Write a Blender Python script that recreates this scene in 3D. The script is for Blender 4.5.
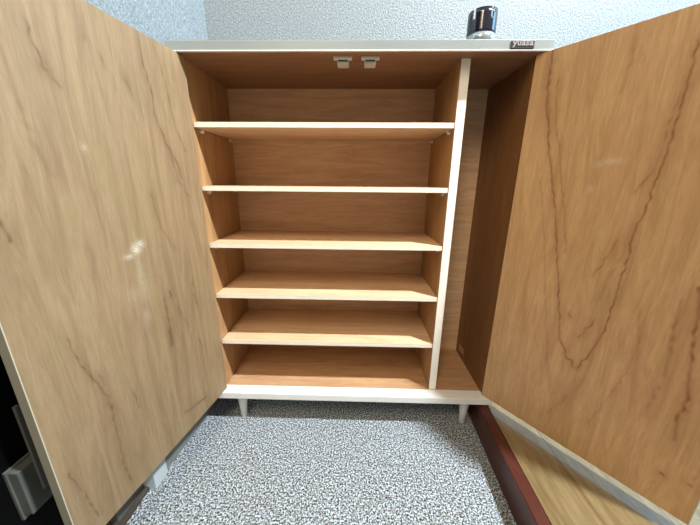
import bpy, bmesh, math, random
import numpy as np
from mathutils import Matrix, Vector
for o in list(bpy.data.objects): bpy.data.objects.remove(o)
S = bpy.context.scene
COL = S.collection

# ------------------------------------------------------------------ camera
cd = bpy.data.cameras.new('camera'); cam = bpy.data.objects.new('camera', cd); COL.objects.link(cam)
cd.sensor_width = 36; cd.lens = 284.75 / 700 * 36; cd.clip_start = .01
r_, u_, f_ = (.99964749, .02531234, .00801128), (-.01463371, .2735303, .96175206), (-.02215287, .96153027, -.27380429)
cam.matrix_world = Matrix(((r_[0], u_[0], -f_[0], .0053), (r_[1], u_[1], -f_[1], -.8123), (r_[2], u_[2], -f_[2], .7932), (0, 0, 0, 1)))
S.camera = cam

# ------------------------------------------------------------------ light, world, exposure
S.view_settings.view_transform = 'Standard'; S.view_settings.look = 'None'
S.view_settings.gamma = 1; S.view_settings.use_curve_mapping = False
S.view_settings.exposure = 0.0
w = bpy.data.worlds.new('world'); S.world = w; w.use_nodes = True
bg = w.node_tree.nodes['Background']; bg.inputs[0].default_value = (1.0, .86, .70, 1); bg.inputs[1].default_value = .36
def lamp(name, kind, loc, energy, color, **k):
    l = bpy.data.lights.new(name, kind); l.energy = energy; l.color = color
    for a, v in k.items(): setattr(l, a, v)
    o = bpy.data.objects.new(name, l); COL.objects.link(o); o.location = loc
    return o
lamp('ceiling_lamp_light', 'POINT', (1.25, -.75, 2.7), 600, (.90, .96, 1.0), shadow_soft_size=.06)
warm_fill = lamp('warm_fill_light', 'AREA', (-.8, -1.7, 2.4), 95, (1.0, .80, .56), shape='RECTANGLE', size=1.2, size_y=1.2)  # added warm fill behind the camera, brightens the right door and cabinet inside
warm_fill.rotation_euler = (Vector((.3, 0, .5)) - warm_fill.location).to_track_quat('-Z', 'Y').to_euler()
blue_fill = lamp('blue_fill_light', 'AREA', (2.3, -.2, 1.75), 22, (.25, .62, 1.0), shape='RECTANGLE', size=.8, size_y=.8)  # added bluish fill out of view, tints the left and back walls; no window
blue_fill.rotation_euler = (Vector((-.5, .1, 1.2)) - blue_fill.location).to_track_quat('-Z', 'Y').to_euler()

# ------------------------------------------------------------------ dimensions
H, TT, B, TB, A, D = 1.1077, .0223, .10, .0224, .0407, .2413
XIL, XIR, XPL, XPR, HW = -.431, .4256, .2549, .2786, .45
YW = .262                       # back wall
FR = .092                       # raised wooden floor

# ------------------------------------------------------------------ node helpers
def newmat(name, rough=.5, col=(.8, .8, .8), metal=0, spec=.5):
    m = bpy.data.materials.new(name); m.use_nodes = True
    nt = m.node_tree; b = nt.nodes['Principled BSDF']
    b.inputs['Base Color'].default_value = (*col, 1); b.inputs['Roughness'].default_value = rough
    b.inputs['Metallic'].default_value = metal; b.inputs['Specular IOR Level'].default_value = spec
    return m, nt, b
def nd(nt, t, **k):
    n = nt.nodes.new(t)
    for a, v in k.items():
        if a in n.inputs: n.inputs[a].default_value = v
        else: setattr(n, a, v)
    return n
def coords(nt, scale, rot=(0, 0, 0), loc=(0, 0, 0)):
    t = nd(nt, 'ShaderNodeTexCoord'); m = nd(nt, 'ShaderNodeMapping')
    m.inputs['Scale'].default_value = scale; m.inputs['Rotation'].default_value = rot; m.inputs['Location'].default_value = loc
    nt.links.new(t.outputs['Object'], m.inputs['Vector']); return m.outputs[0]
def noise(nt, vec, scale, detail=4, rough=.55, dist=0):
    n = nd(nt, 'ShaderNodeTexNoise'); n.inputs['Scale'].default_value = scale; n.inputs['Detail'].default_value = detail
    n.inputs['Roughness'].default_value = rough; n.inputs['Distortion'].default_value = dist
    nt.links.new(vec, n.inputs['Vector']); return n.outputs['Fac']
def ramp(nt, fac, stops):
    r = nd(nt, 'ShaderNodeValToRGB'); e = r.color_ramp.elements
    while len(e) < len(stops): e.new(.5)
    for q, (p, c) in zip(e, stops): q.position = p; q.color = (*c, 1) if len(c) == 3 else c
    nt.links.new(fac, r.inputs[0]); return r.outputs[0]
def mix(nt, fac, a, b, mode='MIX'):
    n = nd(nt, 'ShaderNodeMix', data_type='RGBA', blend_type=mode)
    for i, v in ((0, fac), (6, a), (7, b)):
        if hasattr(v, 'links') or isinstance(v, bpy.types.NodeSocket): nt.links.new(v, n.inputs[i])
        elif isinstance(v, (int, float)): n.inputs[i].default_value = v
        else: n.inputs[i].default_value = (*v, 1)
    return n.outputs[2]
def bump(nt, b, h, strength, dist=.001):
    n = nd(nt, 'ShaderNodeBump'); n.inputs['Strength'].default_value = strength; n.inputs['Distance'].default_value = dist
    nt.links.new(h, n.inputs['Height']); nt.links.new(n.outputs[0], b.inputs['Normal'])

def wood(name, light, dark, axis, vein=False, rough=.5, var=1.0, loc=(0, 0, 0), spec=.4, veincol=(.24, .09, .028)):
    """veneer whose grain runs along axis 'X' or 'Z'"""
    m, nt, b = newmat(name, rough, spec=spec)
    st = {'X': (.10, 1, 1), 'Y': (1, .1, 1), 'Z': (1, 1, .10)}[axis]
    v = coords(nt, st, loc=loc)
    v2 = coords(nt, {'X': (.35, 1, 1), 'Y': (1, .35, 1), 'Z': (1, 1, .35)}[axis], loc=loc)
    broad = noise(nt, v2, 7, 3, .5, .6)
    mid = noise(nt, v, 38, 5, .6, 1.2)
    fine = noise(nt, v, 330, 4, .65)
    c = ramp(nt, broad, [(.3, dark), (.68, light)])
    if vein:
        hue = noise(nt, v2, 16, 3, .6, 1.0)
        c = mix(nt, .8, c, ramp(nt, hue, [(.35, (.95, 1.0, .84)), (.62, (1.0, .90, .90))]), 'MULTIPLY')
    c = mix(nt, .55, c, ramp(nt, mid, [(.32, tuple(.80 * q for q in dark)), (.62, tuple(min(1, 1.06 * q) for q in light))]))
    c = mix(nt, .35 * var, c, ramp(nt, fine, [(.3, (.62, .58, .52)), (.62, (1, 1, 1))]), 'MULTIPLY')
    if vein:
        at = nd(nt, 'ShaderNodeAttribute', attribute_name='vein')
        c = mix(nt, at.outputs['Fac'], c, veincol)
        ap = nd(nt, 'ShaderNodeAttribute', attribute_name='scuff')
        c = mix(nt, ap.outputs['Fac'], c, (.85, .80, .70))
    nt.links.new(c, b.inputs['Base Color'])
    bump(nt, b, fine, .12, .0006)
    return m

M = {}
M['door_left'] = wood('veneer_left_door_dimmed', (.33, .238, .135), (.25, .168, .09), 'Z', True, veincol=(.13, .065, .028))  # same wood as the right door, base tone lowered to offset the lamp
M['door_right'] = wood('veneer_right_door_lifted', (.64, .40, .20), (.52, .295, .125), 'Z', True, loc=(3, 1, 0))  # same wood, base tone raised to make up for the shade on it
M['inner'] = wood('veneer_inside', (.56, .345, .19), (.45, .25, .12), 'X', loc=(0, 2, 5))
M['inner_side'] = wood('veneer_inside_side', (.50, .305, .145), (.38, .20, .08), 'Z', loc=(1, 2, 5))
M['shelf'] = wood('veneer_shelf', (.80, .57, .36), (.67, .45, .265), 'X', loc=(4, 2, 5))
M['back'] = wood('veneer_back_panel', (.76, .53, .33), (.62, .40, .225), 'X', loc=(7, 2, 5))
M['top_under'] = wood('veneer_top_underside_shaded', (.36, .19, .095), (.27, .13, .06), 'X', loc=(7, 6, 5))  # shade under the top put into the colour, darker than the other inside veneer
M['side_shaded'] = wood('veneer_right_side_shaded', (.27, .125, .045), (.20, .085, .028), 'Z', loc=(1, 9, 5))  # panel's shade put into the colour, darker than the left side panel
M['kamachi'] = wood('red_brown_wood', (.085, .022, .014), (.055, .014, .009), 'Y', rough=.35)
def planks():
    m, nt, b = newmat('plank_floor', .14, spec=.5); b.inputs['Coat Weight'].default_value = .7; b.inputs['Coat Roughness'].default_value = .05; b.inputs['Coat IOR'].default_value = 2.4
    v = coords(nt, (1, .12, 1)); f = noise(nt, v, 60, 5, .6, .8); g = noise(nt, v, 300, 3, .6)
    c = ramp(nt, f, [(.3, (.15, .105, .045)), (.65, (.24, .18, .09))])
    c = mix(nt, .3, c, ramp(nt, g, [(.3, (.6, .55, .45)), (.6, (1, 1, 1))]), 'MULTIPLY')
    br = nd(nt, 'ShaderNodeTexBrick'); br.offset = .4
    br.inputs['Scale'].default_value = 1; br.inputs['Mortar Size'].default_value = .0012
    br.inputs['Brick Width'].default_value = .9; br.inputs['Row Height'].default_value = .15
    vv = coords(nt, (1, 1, 1), rot=(0, 0, math.pi / 2), loc=(0, .055, 0)); nt.links.new(vv, br.inputs['Vector'])
    c = mix(nt, br.outputs['Fac'], c, (.12, .07, .03)); nt.links.new(c, b.inputs['Base Color'])
    return m
M['planks'] = planks()
def white(name, col, rough=.4, amp=.06, spec=.4):
    m, nt, b = newmat(name, rough, spec=spec)
    f = noise(nt, coords(nt, (1, 1, 1)), 14, 3)
    c = ramp(nt, f, [(.3, tuple(q * (1 - amp) for q in col)), (.7, col)])
    nt.links.new(c, b.inputs['Base Color']); return m
M['laminate'] = white('grey_white_laminate', (.285, .31, .30), .35)
M['white'] = white('white_laminate', (.82, .82, .79), .4)
M['edge'] = white('white_edge_banding', (.90, .86, .77), .5, .04)
M['shelf_edge'] = white('cream_edge_banding', (.90, .83, .69), .5, .08)
M['door_edge'] = white('grey_door_edge', (.42, .42, .345), .45)
M['edge_line'] = white('pale_edge_line', (.50, .46, .36), .6)
M['leg'] = white('white_painted_leg', (.80, .80, .77), .35)
M['plastic'] = white('ivory_plastic', (.70, .66, .56), .4)
M['slot'] = newmat('dark_slot', .6, (.02, .02, .02))[0]
M['badge'] = newmat('badge_dark', .35, (.05, .05, .055), .3)[0]
M['letter'] = newmat('badge_letters', .4, (.36, .33, .31), .2)[0]
M['baseboard'] = white('grey_baseboard', (.20, .215, .20), .45)
M['casing'] = white('pale_casing', (.52, .60, .62), .4)
M['black'] = newmat('black_gloss', .16, (.012, .012, .022), .0, .8)[0]
M['steel'] = newmat('brushed_steel', .22, (.62, .63, .62), 1)[0]
M['cup_base'] = newmat('cup_base_grey', .18, (.40, .46, .48), .55)[0]
M['dull_steel'] = white('dull_steel_plate', (.12, .13, .12), .25, .3)
M['front_door'] = newmat('black_front_door', .6, (.002, .002, .002), 0, .08)[0]
M['frame_grey'] = white('door_frame_grey', (.12, .125, .115), .4)
M['sill'] = white('dark_sill', (.06, .05, .04), .6, .3)

def wallpaper():
    m, nt, b = newmat('embossed_wallpaper', .5, spec=.5)
    v = coords(nt, (1, 1, 1)); f = noise(nt, v, 210, 3, .6); g = noise(nt, v, 420, 2, .6)
    c = ramp(nt, f, [(.33, (.135, .165, .178)), (.5, (.20, .235, .25)), (.66, (.29, .335, .355))])
    nt.links.new(c, b.inputs['Base Color'])
    bump(nt, b, f, .8, .0025)
    return m
M['wall'] = wallpaper()
def carpet():
    m, nt, b = newmat('speckled_loop_carpet', .95, spec=.1)
    v = coords(nt, (1, 1, 1))
    f = noise(nt, v, 230, 2, .55, .3); g = noise(nt, v, 120, 3, .6); h = noise(nt, v, 3, 2)
    c = ramp(nt, f, [(.37, (.05, .045, .042)), (.45, (.18, .17, .15)), (.53, (.33, .385, .42)), (.61, (.62, .73, .83))])
    c = mix(nt, .5, c, ramp(nt, g, [(.35, (.58, .55, .50)), (.62, (1.0, 1.0, 1.0))]), 'MULTIPLY')
    nt.links.new(c, b.inputs['Base Color'])
    bump(nt, b, f, 1.0, .004)
    return m
M['carpet'] = carpet()

# ------------------------------------------------------------------ mesh helpers
def link(name, bm, mats, parent=None, smooth=False):
    me = bpy.data.meshes.new(name); bm.to_mesh(me); bm.free()
    for q in (mats if isinstance(mats, (list, tuple)) else [mats]): me.materials.append(M[q])
    if smooth:
        for p in me.polygons: p.use_smooth = True
    o = bpy.data.objects.new(name, me); COL.objects.link(o)
    if parent: o.parent = parent
    return o
def box(bm, x0, x1, y0, y1, z0, z1, bev=0, mat=0, fm=None):
    """box; fm maps 'x-','x+','y-','y+','z-','z+' to a material index"""
    r = bmesh.ops.create_cube(bm, size=1)
    vs = r['verts']
    for v in vs:
        v.co = Vector(((x0 + x1) / 2 + v.co.x * (x1 - x0), (y0 + y1) / 2 + v.co.y * (y1 - y0), (z0 + z1) / 2 + v.co.z * (z1 - z0)))
    fs = list({f for v in vs for f in v.link_faces})
    for f in fs:
        f.normal_update(); f.material_index = mat
        if fm:
            n = f.normal
            k = 'x+' if n.x > .9 else 'x-' if n.x < -.9 else 'y+' if n.y > .9 else 'y-' if n.y < -.9 else 'z+' if n.z > .9 else 'z-'
            if k in fm: f.material_index = fm[k]
    if bev:
        es = list({e for f in fs for e in f.edges})
        bmesh.ops.bevel(bm, geom=es, offset=bev, segments=2, profile=.6, affect='EDGES')
def prism(bm, pts, z0, z1):
    lo = [bm.verts.new((x, y, z0)) for x, y in pts]; hi = [bm.verts.new((x, y, z1)) for x, y in pts]
    n = len(pts)
    bm.faces.new(lo[::-1]); bm.faces.new(hi)
    for i in range(n): bm.faces.new((lo[i], lo[(i + 1) % n], hi[(i + 1) % n], hi[i]))
    bmesh.ops.recalc_face_normals(bm, faces=bm.faces)
def lathe(bm, prof, seg=48, c=(0, 0, 0), cap=True, closed=False):
    rings = []
    for r, z in prof:
        rings.append([bm.verts.new((c[0] + r * math.cos(2 * math.pi * i / seg), c[1] + r * math.sin(2 * math.pi * i / seg), c[2] + z)) for i in range(seg)])
    prs = list(zip(rings, rings[1:])) + ([(rings[-1], rings[0])] if closed else [])
    for a, b in prs:
        for i in range(seg): bm.faces.new((a[i], a[(i + 1) % seg], b[(i + 1) % seg], b[i]))
    if cap and not closed: bm.faces.new(rings[0][::-1]); bm.faces.new(rings[-1])
    bmesh.ops.recalc_face_normals(bm, faces=bm.faces)
def bxo(name, d, mats, parent=None, bev=0, fm=None):
    bm = bmesh.new(); box(bm, *d, bev=bev, fm=fm); return link(name, bm, mats, parent)
def struct(o): o['kind'] = 'structure'; return o
def empty(name, loc, label, cat, group=None):
    o = bpy.data.objects.new(name, None); COL.objects.link(o); o.location = loc; o.empty_display_size = .05
    o['label'] = label; o['category'] = cat
    if group: o['group'] = group
    return o
def local(o, root):
    """part meshes are written in world numbers; shift them under their root"""
    o.data.transform(Matrix.Translation(-Vector(root.location))) if o.type == 'MESH' else None

# ------------------------------------------------------------------ the room
def wx(y): return -.487 + (y - YW) * .100          # left wall's x at a given y
KX = lambda y: .411 + .033 * y                     # face of the step
bm = bmesh.new(); prism(bm, [(-1.3, -2.2), (.47, -2.2), (.47, YW + .1), (-1.3, YW + .1)], -.05, 0)
struct(link('floor', bm, 'carpet'))
bm = bmesh.new(); prism(bm, [(-.9, YW), (2.4, YW), (2.4, YW + .1), (-.9, YW + .1)], 0, 3.1)
struct(link('wall_back', bm, 'wall'))
YE = -.214
bm = bmesh.new(); prism(bm, [(wx(YW), YW), (wx(YE), YE), (wx(YE) - .12, YE), (wx(YW) - .12, YW)], 0, 3.1)
struct(link('wall_left', bm, 'wall'))
bm = bmesh.new()
prism(bm, [(wx(YW) + .009, YW), (wx(YE) + .009, YE), (wx(YE), YE), (wx(YW), YW)], 0, .075)
struct(link('baseboard_left', bm, 'baseboard'))
struct(bxo('baseboard_back', (wx(YW) + .009, .405, YW - .008, YW, 0, .075), 'baseboard', bev=.002))
struct(bxo('trim_1', (-.64, -.516, -.262, YE - .0005, 0, 2.1), 'casing', bev=.003))
struct(bxo('trim_2', (-.66, -.548, -.345, -.2625, 0, 2.1), 'frame_grey', bev=.003))
struct(bxo('trim_3', (-.66, -.535, -1.4, -.262, 0, .012), 'sill', bev=.003))
fd = empty('front_door', (-.64, -.9, 0), '', ''); del fd['label']; del fd['category']; fd.name = 'door_1'; struct(fd)
o = bxo('door_leaf', (-.645, -.60, -1.35, -.346, .013, 2.08), 'front_door', fd, bev=.003); local(o, fd)
struct(bxo('wall_front_left', (-.75, -.646, -2.2, -.244, 0, 3.1), 'wall'))
# raised wooden floor with its red brown edge beam
bm = bmesh.new(); y0, y1 = -2.2, YW
prism(bm, [(KX(y0), y0), (KX(y0) + .032, y0), (KX(y1) + .032, y1), (KX(y1), y1)], .0, FR)
bmesh.ops.bevel(bm, geom=[e for e in bm.edges], offset=.002, segments=2, affect='EDGES')
struct(link('trim_4', bm, 'kamachi'))
bm = bmesh.new(); prism(bm, [(KX(y0) + .0325, y0), (2.4, y0), (2.4, y1), (KX(y1) + .0325, y1)], -.05, FR)
f = struct(link('floor_raised', bm, 'planks')); f.name = 'floor_wood'

# ------------------------------------------------------------------ the cabinet
CAB = empty('shoe_cabinet', (0, .1, 0), 'white shoe cabinet with both plywood doors swung open, showing empty shelves', 'cabinet')
def part(name, d, mats, bev=.0008, fm=None, parent=None):
    o = bxo(name, d, mats, parent or CAB, bev, fm); local(o, CAB); return o
# top: grey laminate, veneer underneath, thin white lower lip
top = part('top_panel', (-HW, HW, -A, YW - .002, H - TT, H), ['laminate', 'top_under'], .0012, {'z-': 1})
o = part('lower_edge_strip', (-HW, HW, -A - .0012, -A + .006, H - TT - .0004, H - TT + .0020), 'white', .0006, parent=top); o['label'] = 'thin white strip'
bp = part('bottom_panel', (-HW, HW, -A, -.0005, B, B + TB), 'white', .0015)
bp['label'] = 'white front ledge of the base'
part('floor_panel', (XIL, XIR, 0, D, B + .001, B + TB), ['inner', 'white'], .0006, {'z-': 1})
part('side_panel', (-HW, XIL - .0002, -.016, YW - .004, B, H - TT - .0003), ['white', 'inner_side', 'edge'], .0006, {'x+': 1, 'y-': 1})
sp = part('side_panel', (XIR + .0002, HW, -.0205, YW - .004, B, H - TT - .0003), ['white', 'side_shaded', 'edge'], .0006, {'x-': 1, 'y-': 1})
part('back_panel', (XIL, XIR, D, D + .008, B + TB, H - TT - .0003), 'back', 0)
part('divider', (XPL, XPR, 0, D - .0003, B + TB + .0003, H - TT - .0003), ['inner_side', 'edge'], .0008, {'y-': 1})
TS = .0135
for z in (.9279, .7645, .6005, .4404, .2794):
    s = part('shelf', (XIL + .001, XPL - .001, .001, D - .001, z, z + TS), ['shelf', 'shelf_edge'], .0008, {'y-': 1})
    for px in (XIL, XPL):
        for py in (.034, .218):
            bm = bmesh.new(); sgn = 1 if px == XIL else -1
            lathe(bm, [(.0048, 0), (.005, .008), (.004, .0095)], 20)
            bmesh.ops.rotate(bm, verts=bm.verts, cent=(0, 0, 0), matrix=Matrix.Rotation(math.radians(90 * sgn), 3, 'Y'))
            bmesh.ops.translate(bm, verts=bm.verts, vec=(px - sgn * .001, py, z - .0052))
            o = link('shelf_pin', bm, 'white', s); local(o, CAB)
# magnetic push catches under the top
for cx in (-.0354, .0323):
    c = part('door_catch', (cx - .0225, cx + .0225, -.014, .001, H - TT - .006, H - TT - .0002), 'plastic', .0015)
    part('catch_body', (cx - .0145, cx + .0145, .0012, .034, H - TT - .011, H - TT - .0002), 'plastic', .002, parent=c)
    part('catch_slot', (cx - .012, cx + .012, -.0065, .0005, H - TT - .0068, H - TT - .0060), 'slot', 0, parent=c)
# badge
bd = part('brand_badge', (.3510, .4035, -A - .0022, -A - .0002, H - .0192, H - .0034), 'badge', .0006, parent=top)
tc = bpy.data.curves.new('badge_lettering', 'FONT'); tc.body = 'yuasa'; tc.size = .0185; tc.align_x = 'CENTER'; tc.align_y = 'CENTER'
tc.extrude = .0004; tc.offset = .0004; tc.space_character = 1.05
to = bpy.data.objects.new('badge_lettering', tc); COL.objects.link(to)
dg = bpy.context.evaluated_depsgraph_get(); tm = bpy.data.meshes.new_from_object(to.evaluated_get(dg)); bpy.data.objects.remove(to)
xs = [v.co.x for v in tm.vertices]; ys = [v.co.y for v in tm.vertices]
sx = .047 / (max(xs) - min(xs)); mx = (max(xs) + min(xs)) / 2; sy = .0120 / (max(ys) - min(ys)); my = (max(ys) + min(ys)) / 2
for v in tm.vertices: v.co = Vector((.3773 + (v.co.x - mx) * sx, -A - .0027 - v.co.z, H - .0112 + (v.co.y - my) * sy))
tm.materials.clear(); tm.materials.append(M['letter'])
to = bpy.data.objects.new('badge_lettering', tm); COL.objects.link(to); to.parent = top; local(to, CAB); to['label'] = 'pale raised letters'
# faded paper sticker on the right side panel
st = part('sticker', (XIR - .0006, XIR + .0001, .163, .212, .143, .170), 'plastic', 0); st['label'] = 'small pale paper sticker'
M['sticker'] = white('faded_sticker', (.50, .33, .17), .6, .1); st.data.materials[0] = M['sticker']
# tapered legs
for lx in (-.3825, .380):
    for ly in (-.006, .20):
        bm = bmesh.new(); lathe(bm, [(.0084, 0), (.0096, .002), (.0172, B - .003), (.0172, B - .0002)], 40)
        bmesh.ops.translate(bm, verts=bm.verts, vec=(lx - .0035 * (1 if lx > 0 else -1), ly, 0))
        o = link('leg', bm, 'leg', CAB, True); local(o, CAB)

# doors: veneer vein and scuff marks live in the mesh as surface pattern
VR = [(1.0, 0.0022, [(0.031, 1.1029), (0.0373, 1.0543), (0.0347, 1.0229), (0.0444, 0.9542), (0.055, 0.9183), (0.058, 0.8918), (0.0777, 0.8188), (0.0902, 0.7727), (0.1061, 0.717), (0.1224, 0.6359), (0.1382, 0.5629), (0.1553, 0.4831), (0.1701, 0.4115), (0.1818, 0.3947), (0.1915, 0.3701), (0.2015, 0.3712), (0.2059, 0.3565), (0.2161, 0.3547), (0.2197, 0.3704), (0.2301, 0.3986), (0.2367, 0.4236), (0.242, 0.4526), (0.2464, 0.485), (0.2478, 0.5297), (0.247, 0.5672), (0.2492, 0.6044), (0.2509, 0.6487), (0.2486, 0.678), (0.25, 0.6948), (0.251, 0.7154), (0.2557, 0.7397), (0.2573, 0.7668), (0.2584, 0.8005), (0.2602, 0.8294), (0.263, 0.8641), (0.2622, 0.8912), (0.2623, 0.9239), (0.2635, 0.9614), (0.2623, 0.9979), (0.26, 1.0278)]), (0.7, 0.003, [(0.0373, 1.0543), (0.0395, 1.0054), (0.0504, 0.9532), (0.0531, 0.9099)]), (0.55, 0.0018, [(0.0558, 1.0178), (0.061, 0.9763), (0.0685, 0.9165), (0.0831, 0.8806), (0.0944, 0.8274), (0.114, 0.7552), (0.1257, 0.7095), (0.141, 0.6396), (0.1418, 0.6349)]), (0.35, 0.002, [(0.0565, 0.8004), (0.0693, 0.7527), (0.0804, 0.7045), (0.0969, 0.6308), (0.1103, 0.5547), (0.1313, 0.4508), (0.1531, 0.3435), (0.1729, 0.269)]), (0.45, 0.004, [(0.263, 0.9737), (0.258, 0.9439), (0.254, 0.9057), (0.253, 0.8511), (0.2498, 0.8153), (0.2352, 0.7775)]), (0.3, 0.003, [(0.2417, 0.6725), (0.2379, 0.6282), (0.2276, 0.5797), (0.2248, 0.5405)]), (0.7, 0.002, [(0.2033, 0.4357), (0.2086, 0.4415), (0.2131, 0.4544)]), (0.7, 0.002, [(0.2118, 0.4621), (0.2196, 0.473), (0.2251, 0.4908)]), (0.5, 0.0025, [(0.2006, 0.5908), (0.2106, 0.6124), (0.2202, 0.651), (0.2277, 0.6786)]), (0.6, 0.003, [(0.1747, 0.4887), (0.1795, 0.48)]), (0.75, 0.004, [(0.3555, 0.611), (0.3651, 0.5506), (0.3699, 0.5112), (0.3759, 0.4712), (0.3815, 0.439), (0.3881, 0.3976), (0.3889, 0.3699), (0.3857, 0.348), (0.3922, 0.2933)]), (0.3, 0.012, [(0.3872, 0.4062), (0.3913, 0.3736), (0.3899, 0.3415)]), (0.45, 0.005, [(0.3384, 0.5812), (0.341, 0.5404), (0.3477, 0.4733), (0.352, 0.4202)]), (0.35, 0.005, [(0.348, 0.3936), (0.346, 0.3473), (0.3449, 0.3153)]), (0.3, 0.003, [(0.3016, 0.4866), (0.3022, 0.4388), (0.2981, 0.3963), (0.2908, 0.3496), (0.2753, 0.2828), (0.2633, 0.2258)]), (0.3, 0.004, [(0.1775, 1.0548), (0.1773, 1.0155), (0.1753, 0.968)]), (0.8, 0.004, [(0.3914, 0.2048), (0.3943, 0.2038)]), (0.6, 0.004, [(0.4289, 0.2144), (0.4314, 0.2142)]), (0.3, 0.004, [(0.4353, 0.2554), (0.4349, 0.2358), (0.4303, 0.2129)]), (0.25, 0.003, [(0.1656, 0.1717), (0.2073, 0.2557), (0.2346, 0.3342)]), (0.3, 0.003, [(0.2893, 0.5457), (0.2995, 0.4855)])]
VL = [(0.8, 0.0018, [(0.1776, 0.5215), (0.1758, 0.4712), (0.1775, 0.3964)]), (0.4, 0.0016, [(0.162, 0.7637), (0.1565, 0.7258), (0.1508, 0.686), (0.1214, 0.6304)]), (0.5, 0.002, [(0.0824, 0.7932), (0.0633, 0.7767), (0.0508, 0.7508)]), (0.45, 0.002, [(0.0832, 0.5271), (0.0864, 0.4987), (0.076, 0.4639)]), (0.35, 0.002, [(0.1407, 0.4827), (0.1189, 0.4128)]), (0.7, 0.003, [(0.158, 0.5314), (0.158, 0.5161)]), (0.5, 0.003, [(0.414, 0.736), (0.4122, 0.7212), (0.411, 0.7061)]), (0.5, 0.0025, [(0.3195, 1.0127), (0.3191, 0.9983), (0.318, 0.9859), (0.314, 0.9765), (0.3138, 0.9633), (0.311, 0.9539)]), (0.55, 0.0035, [(0.3147, 0.9594), (0.3119, 0.9536), (0.3083, 0.9538)]), (0.5, 0.003, [(0.304, 0.9459), (0.2984, 0.9404), (0.2936, 0.9345)]), (0.25, 0.003, [(0.233, 1.0611), (0.2368, 1.0401), (0.2382, 1.0198)]), (0.25, 0.003, [(0.2191, 1.0118), (0.2092, 0.9885)]), (0.65, 0.0018, [(0.126, 1.082), (0.126, 1.0281), (0.1155, 0.9807), (0.1167, 0.9337), (0.0968, 0.8732), (0.0694, 0.8296), (0.0648, 0.7974)]), (0.5, 0.002, [(0.1053, 0.901), (0.0933, 0.8662), (0.0782, 0.8133), (0.0782, 0.7973)]), (0.4, 0.002, [(0.1737, 0.9826), (0.1652, 0.9549)]), (0.4, 0.0018, [(0.0884, 1.0667), (0.0722, 1.013), (0.067, 0.944), (0.0547, 0.9013), (0.0399, 0.8638)]), (0.22, 0.006, [(0.3652, 0.9375), (0.3574, 0.9104), (0.3498, 0.8436), (0.3385, 0.7995)]), (0.45, 0.0022, [(0.3796, 0.5299), (0.3776, 0.5143), (0.3744, 0.49), (0.3666, 0.4575), (0.3553, 0.4206), (0.3432, 0.3806), (0.3428, 0.349), (0.344, 0.3271), (0.3431, 0.2787), (0.3451, 0.2515), (0.3457, 0.2117), (0.3424, 0.1601)]), (0.4, 0.004, [(0.3432, 0.3806), (0.3397, 0.3461), (0.3453, 0.3283)]), (0.5, 0.002, [(0.294, 0.3482), (0.2917, 0.3266), (0.2896, 0.3069)]), (0.5, 0.002, [(0.4315, 0.2947), (0.427, 0.2625), (0.4192, 0.2288), (0.4114, 0.1589)]), (0.7, 0.002, [(0.1781, 0.1886), (0.1479, 0.1782), (0.133, 0.1777), (0.0985, 0.1685)]), (0.6, 0.002, [(0.1791, 0.438), (0.1785, 0.3961)]), (0.35, 0.002, [(0.0885, 0.3649), (0.0811, 0.3243)]), (0.25, 0.003, [(0.3484, 0.436), (0.3444, 0.4076)])]

def vein_mask(U, Z, lines, seed):
    rs = np.random.RandomState(seed)
    out = np.zeros_like(U)
    jit = .0011 * np.sin(Z * 120 + 2 * np.sin(Z * 50)) + .0005 * np.sin(Z * 300 + 1)
    Uj = U + jit
    brk = .72 + .28 * np.sin(Z * 140 + 3 * np.sin(Z * 47 + seed))
    for s, wd, pts in lines:
        p = np.array(pts)
        best = np.full_like(U, 9.)
        for a, b in zip(p[:-1], p[1:]):
            d = b - a; L = d @ d
            if L < 1e-9: continue
            t = np.clip(((Uj - a[0]) * d[0] + (Z - a[1]) * d[1]) / L, 0, 1)
            best = np.minimum(best, np.hypot(Uj - a[0] - t * d[0], Z - a[1] - t * d[1]))
        core = np.exp(-(best / (wd * .72)) ** 2) * s * brk
        halo = np.exp(-(best / (wd * 2.6 + .004)) ** 2) * s * .22
        out = np.maximum(out, core * 1.0) + halo * (1 - out)
    return np.clip(out, 0, .9)
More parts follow.
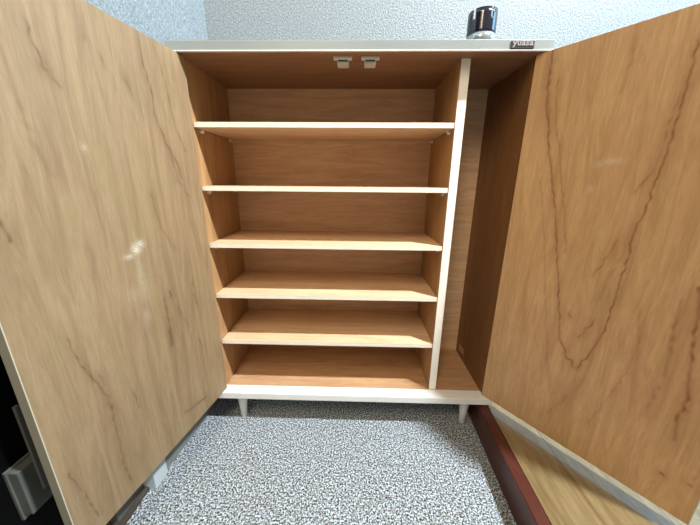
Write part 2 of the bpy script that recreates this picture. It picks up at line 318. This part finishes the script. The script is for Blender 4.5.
def door(side, hx, hy, ang, wd, th, lines, mat, seed):
    s = 1 if side == 'R' else -1
    d = Vector((-s * math.cos(ang), -math.sin(ang), 0)) if side == 'R' else Vector((math.cos(ang), -math.sin(ang), 0))
    out = Vector((d.y, -d.x, 0))
    if out.x * s < 0: out = -out                       # away from the cabinet's inside
    z0, z1 = B + TB + .002, H - TT - .002
    NU, NZ = 240, 480
    us = np.linspace(0, wd, NU + 1); zs = np.linspace(z0, z1, NZ + 1)
    Z, U = np.meshgrid(zs, us, indexing='ij')
    vein = vein_mask(U, Z, [(min(1, q[0] * (1.5 if side == 'L' else 1.1)), q[1], q[2]) for q in lines], seed)
    scuff = np.zeros_like(U)
    def blob(u, z, ru, rz, k):
        nonlocal scuff
        n = .6 + .4 * np.sin(U * 900 + 5 * np.sin(Z * 400)) * np.sin(Z * 750 + 4 * np.sin(U * 500))
        scuff = np.maximum(scuff, k * n * np.exp(-((U - u) / ru) ** 2 - ((Z - z) / rz) ** 2))
    if side == 'L':
        blob(.222, .652, .011, .011, .72); blob(.212, .660, .010, .009, .6); blob(.240, .640, .012, .006, .45)
        blob(.222, .58, .012, .06, .12); blob(.245, .56, .02, .02, .12); blob(.28, .846, .006, .008, .2); blob(.23, .50, .01, .02, .2)
    else:
        blob(.186, .838, .018, .007, .28); blob(.165, .832, .008, .008, .28); blob(.162, .781, .006, .008, .25)
    verts = []; faces = []
    base = Vector((hx, hy, 0))
    P0 = np.stack([hx + d.x * U, hy + d.y * U, Z], -1).reshape(-1, 3)
    n0 = len(P0)
    P1 = [(hx + d.x * u + out.x * th, hy + d.y * u + out.y * th, z) for z in (z0, z1) for u in (0, wd)]
    I = np.arange(n0).reshape(NZ + 1, NU + 1)
    q = np.stack([I[:-1, :-1], I[:-1, 1:], I[1:, 1:], I[1:, :-1]], -1).reshape(-1, 4).tolist()
    a, b, c, e = n0, n0 + 1, n0 + 2, n0 + 3
    q_side = [[a, b, e, c]]
    q_side.append(I[0, :].tolist() + [b, a]); q_side.append(I[-1, :].tolist() + [e, c])
    q_side.append(I[:, 0].tolist() + [c, a]); q_side.append(I[:, -1].tolist() + [e, b])
    me = bpy.data.meshes.new('door'); me.from_pydata(P0.tolist() + P1, [], q + q_side)
    for nm, arr in (('vein', vein), ('scuff', scuff)):
        at = me.attributes.new(nm, 'FLOAT', 'POINT'); full = np.concatenate([arr.reshape(-1), np.zeros(4)]).astype(np.float32)
        at.data.foreach_set('value', full)
    for mn in (mat, 'white', 'door_edge', 'edge'): me.materials.append(M[mn])
    nq = len(q)
    for k in range(5): me.polygons[nq + k].material_index = (1, 3, 2, 2, 2)[k]
    bm = bmesh.new(); bm.from_mesh(me); bmesh.ops.recalc_face_normals(bm, faces=bm.faces); bm.to_mesh(me); bm.free()
    o = bpy.data.objects.new('door', me); COL.objects.link(o); o.parent = CAB; local(o, CAB)
    # pale line where the edge band meets the veneer, at the free edge
    bm = bmesh.new(); t = .0006
    p = base + d * wd
    prism(bm, [tuple((p + d * .0003 + out * .0)[:2]), tuple((p + d * .0003 + out * t)[:2]), tuple((p - d * .001 + out * t)[:2]), tuple((p - d * .001 - out * .0004)[:2])], z0, z1)
    e = link('edge_band', bm, 'edge_line', o); local(e, CAB); e['label'] = 'thin pale edge line'
    return o
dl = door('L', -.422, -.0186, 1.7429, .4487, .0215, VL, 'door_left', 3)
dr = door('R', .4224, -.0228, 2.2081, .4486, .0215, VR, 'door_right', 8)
dl['label'] = 'left door, beige plywood toned down against the lamp, with a white scuff'
dr['label'] = 'right door, orange plywood toned up against the shade, with dark pointed grain'

# ------------------------------------------------------------------ the dark cup on top
cx, cy, rc, hc = .2965, .005, .0325, .070
CUP = empty('metal_cup', (cx, cy, H), 'glossy black cylinder cup with a clear silvery base, standing on the cabinet top', 'cup')
bm = bmesh.new()
seg = 96
zs = [.022, .028, .034, .040, .046, .050, .054, .060, hc]
rings = [[bm.verts.new((rc * math.cos(2 * math.pi * i / seg), rc * math.sin(2 * math.pi * i / seg), z)) for i in range(seg)] for z in zs]
slots = [math.radians(a) for a in (-144, -72, 36, 108)]
for k in range(len(zs) - 1):
    for i in range(seg):
        an = 2 * math.pi * (i + .5) / seg
        cut = any(abs((an - s0 + math.pi) % (2 * math.pi) - math.pi) < .075 for s0 in slots) and k >= 5
        if not cut: bm.faces.new((rings[k][i], rings[k][(i + 1) % seg], rings[k + 1][(i + 1) % seg], rings[k + 1][i]))
bmesh.ops.delete(bm, geom=[v for v in bm.verts if not v.link_faces], context='VERTS')
o = link('cup_body', bm, 'black', CUP, True)
sm = o.modifiers.new('s', 'SOLIDIFY'); sm.thickness = .002; sm.offset = -1
bm = bmesh.new(); lathe(bm, [(.022, 0.0002), (.027, .0010), (.0315, .005), (.0326, .012), (.0330, .0215), (.029, .0222)], 72)
o = link('cup_base', bm, 'cup_base', CUP, True); o['label'] = 'clear silvery base'

# ------------------------------------------------------------------ steel fitting on the dark front door
FIT = empty('door_stay', (-.60, -.43, .24), 'dull steel box fitting with a thin arm, mounted low on the black front door', 'door fitting')
def fpart(name, d, mat, bev=.001, parent=FIT):
    o = bxo(name, d, mat, parent, bev); local(o, FIT); return o
fpart('back_plate', (-.6, -.594, -.456, -.408, .192, .304), 'dull_steel')
fpart('cover', (-.5938, -.576, -.4535, -.412, .204, .302), 'dull_steel', .002)
fpart('arm', (-.5755, -.570, -.430, -.423, .235, .42), 'frame_grey', .001)
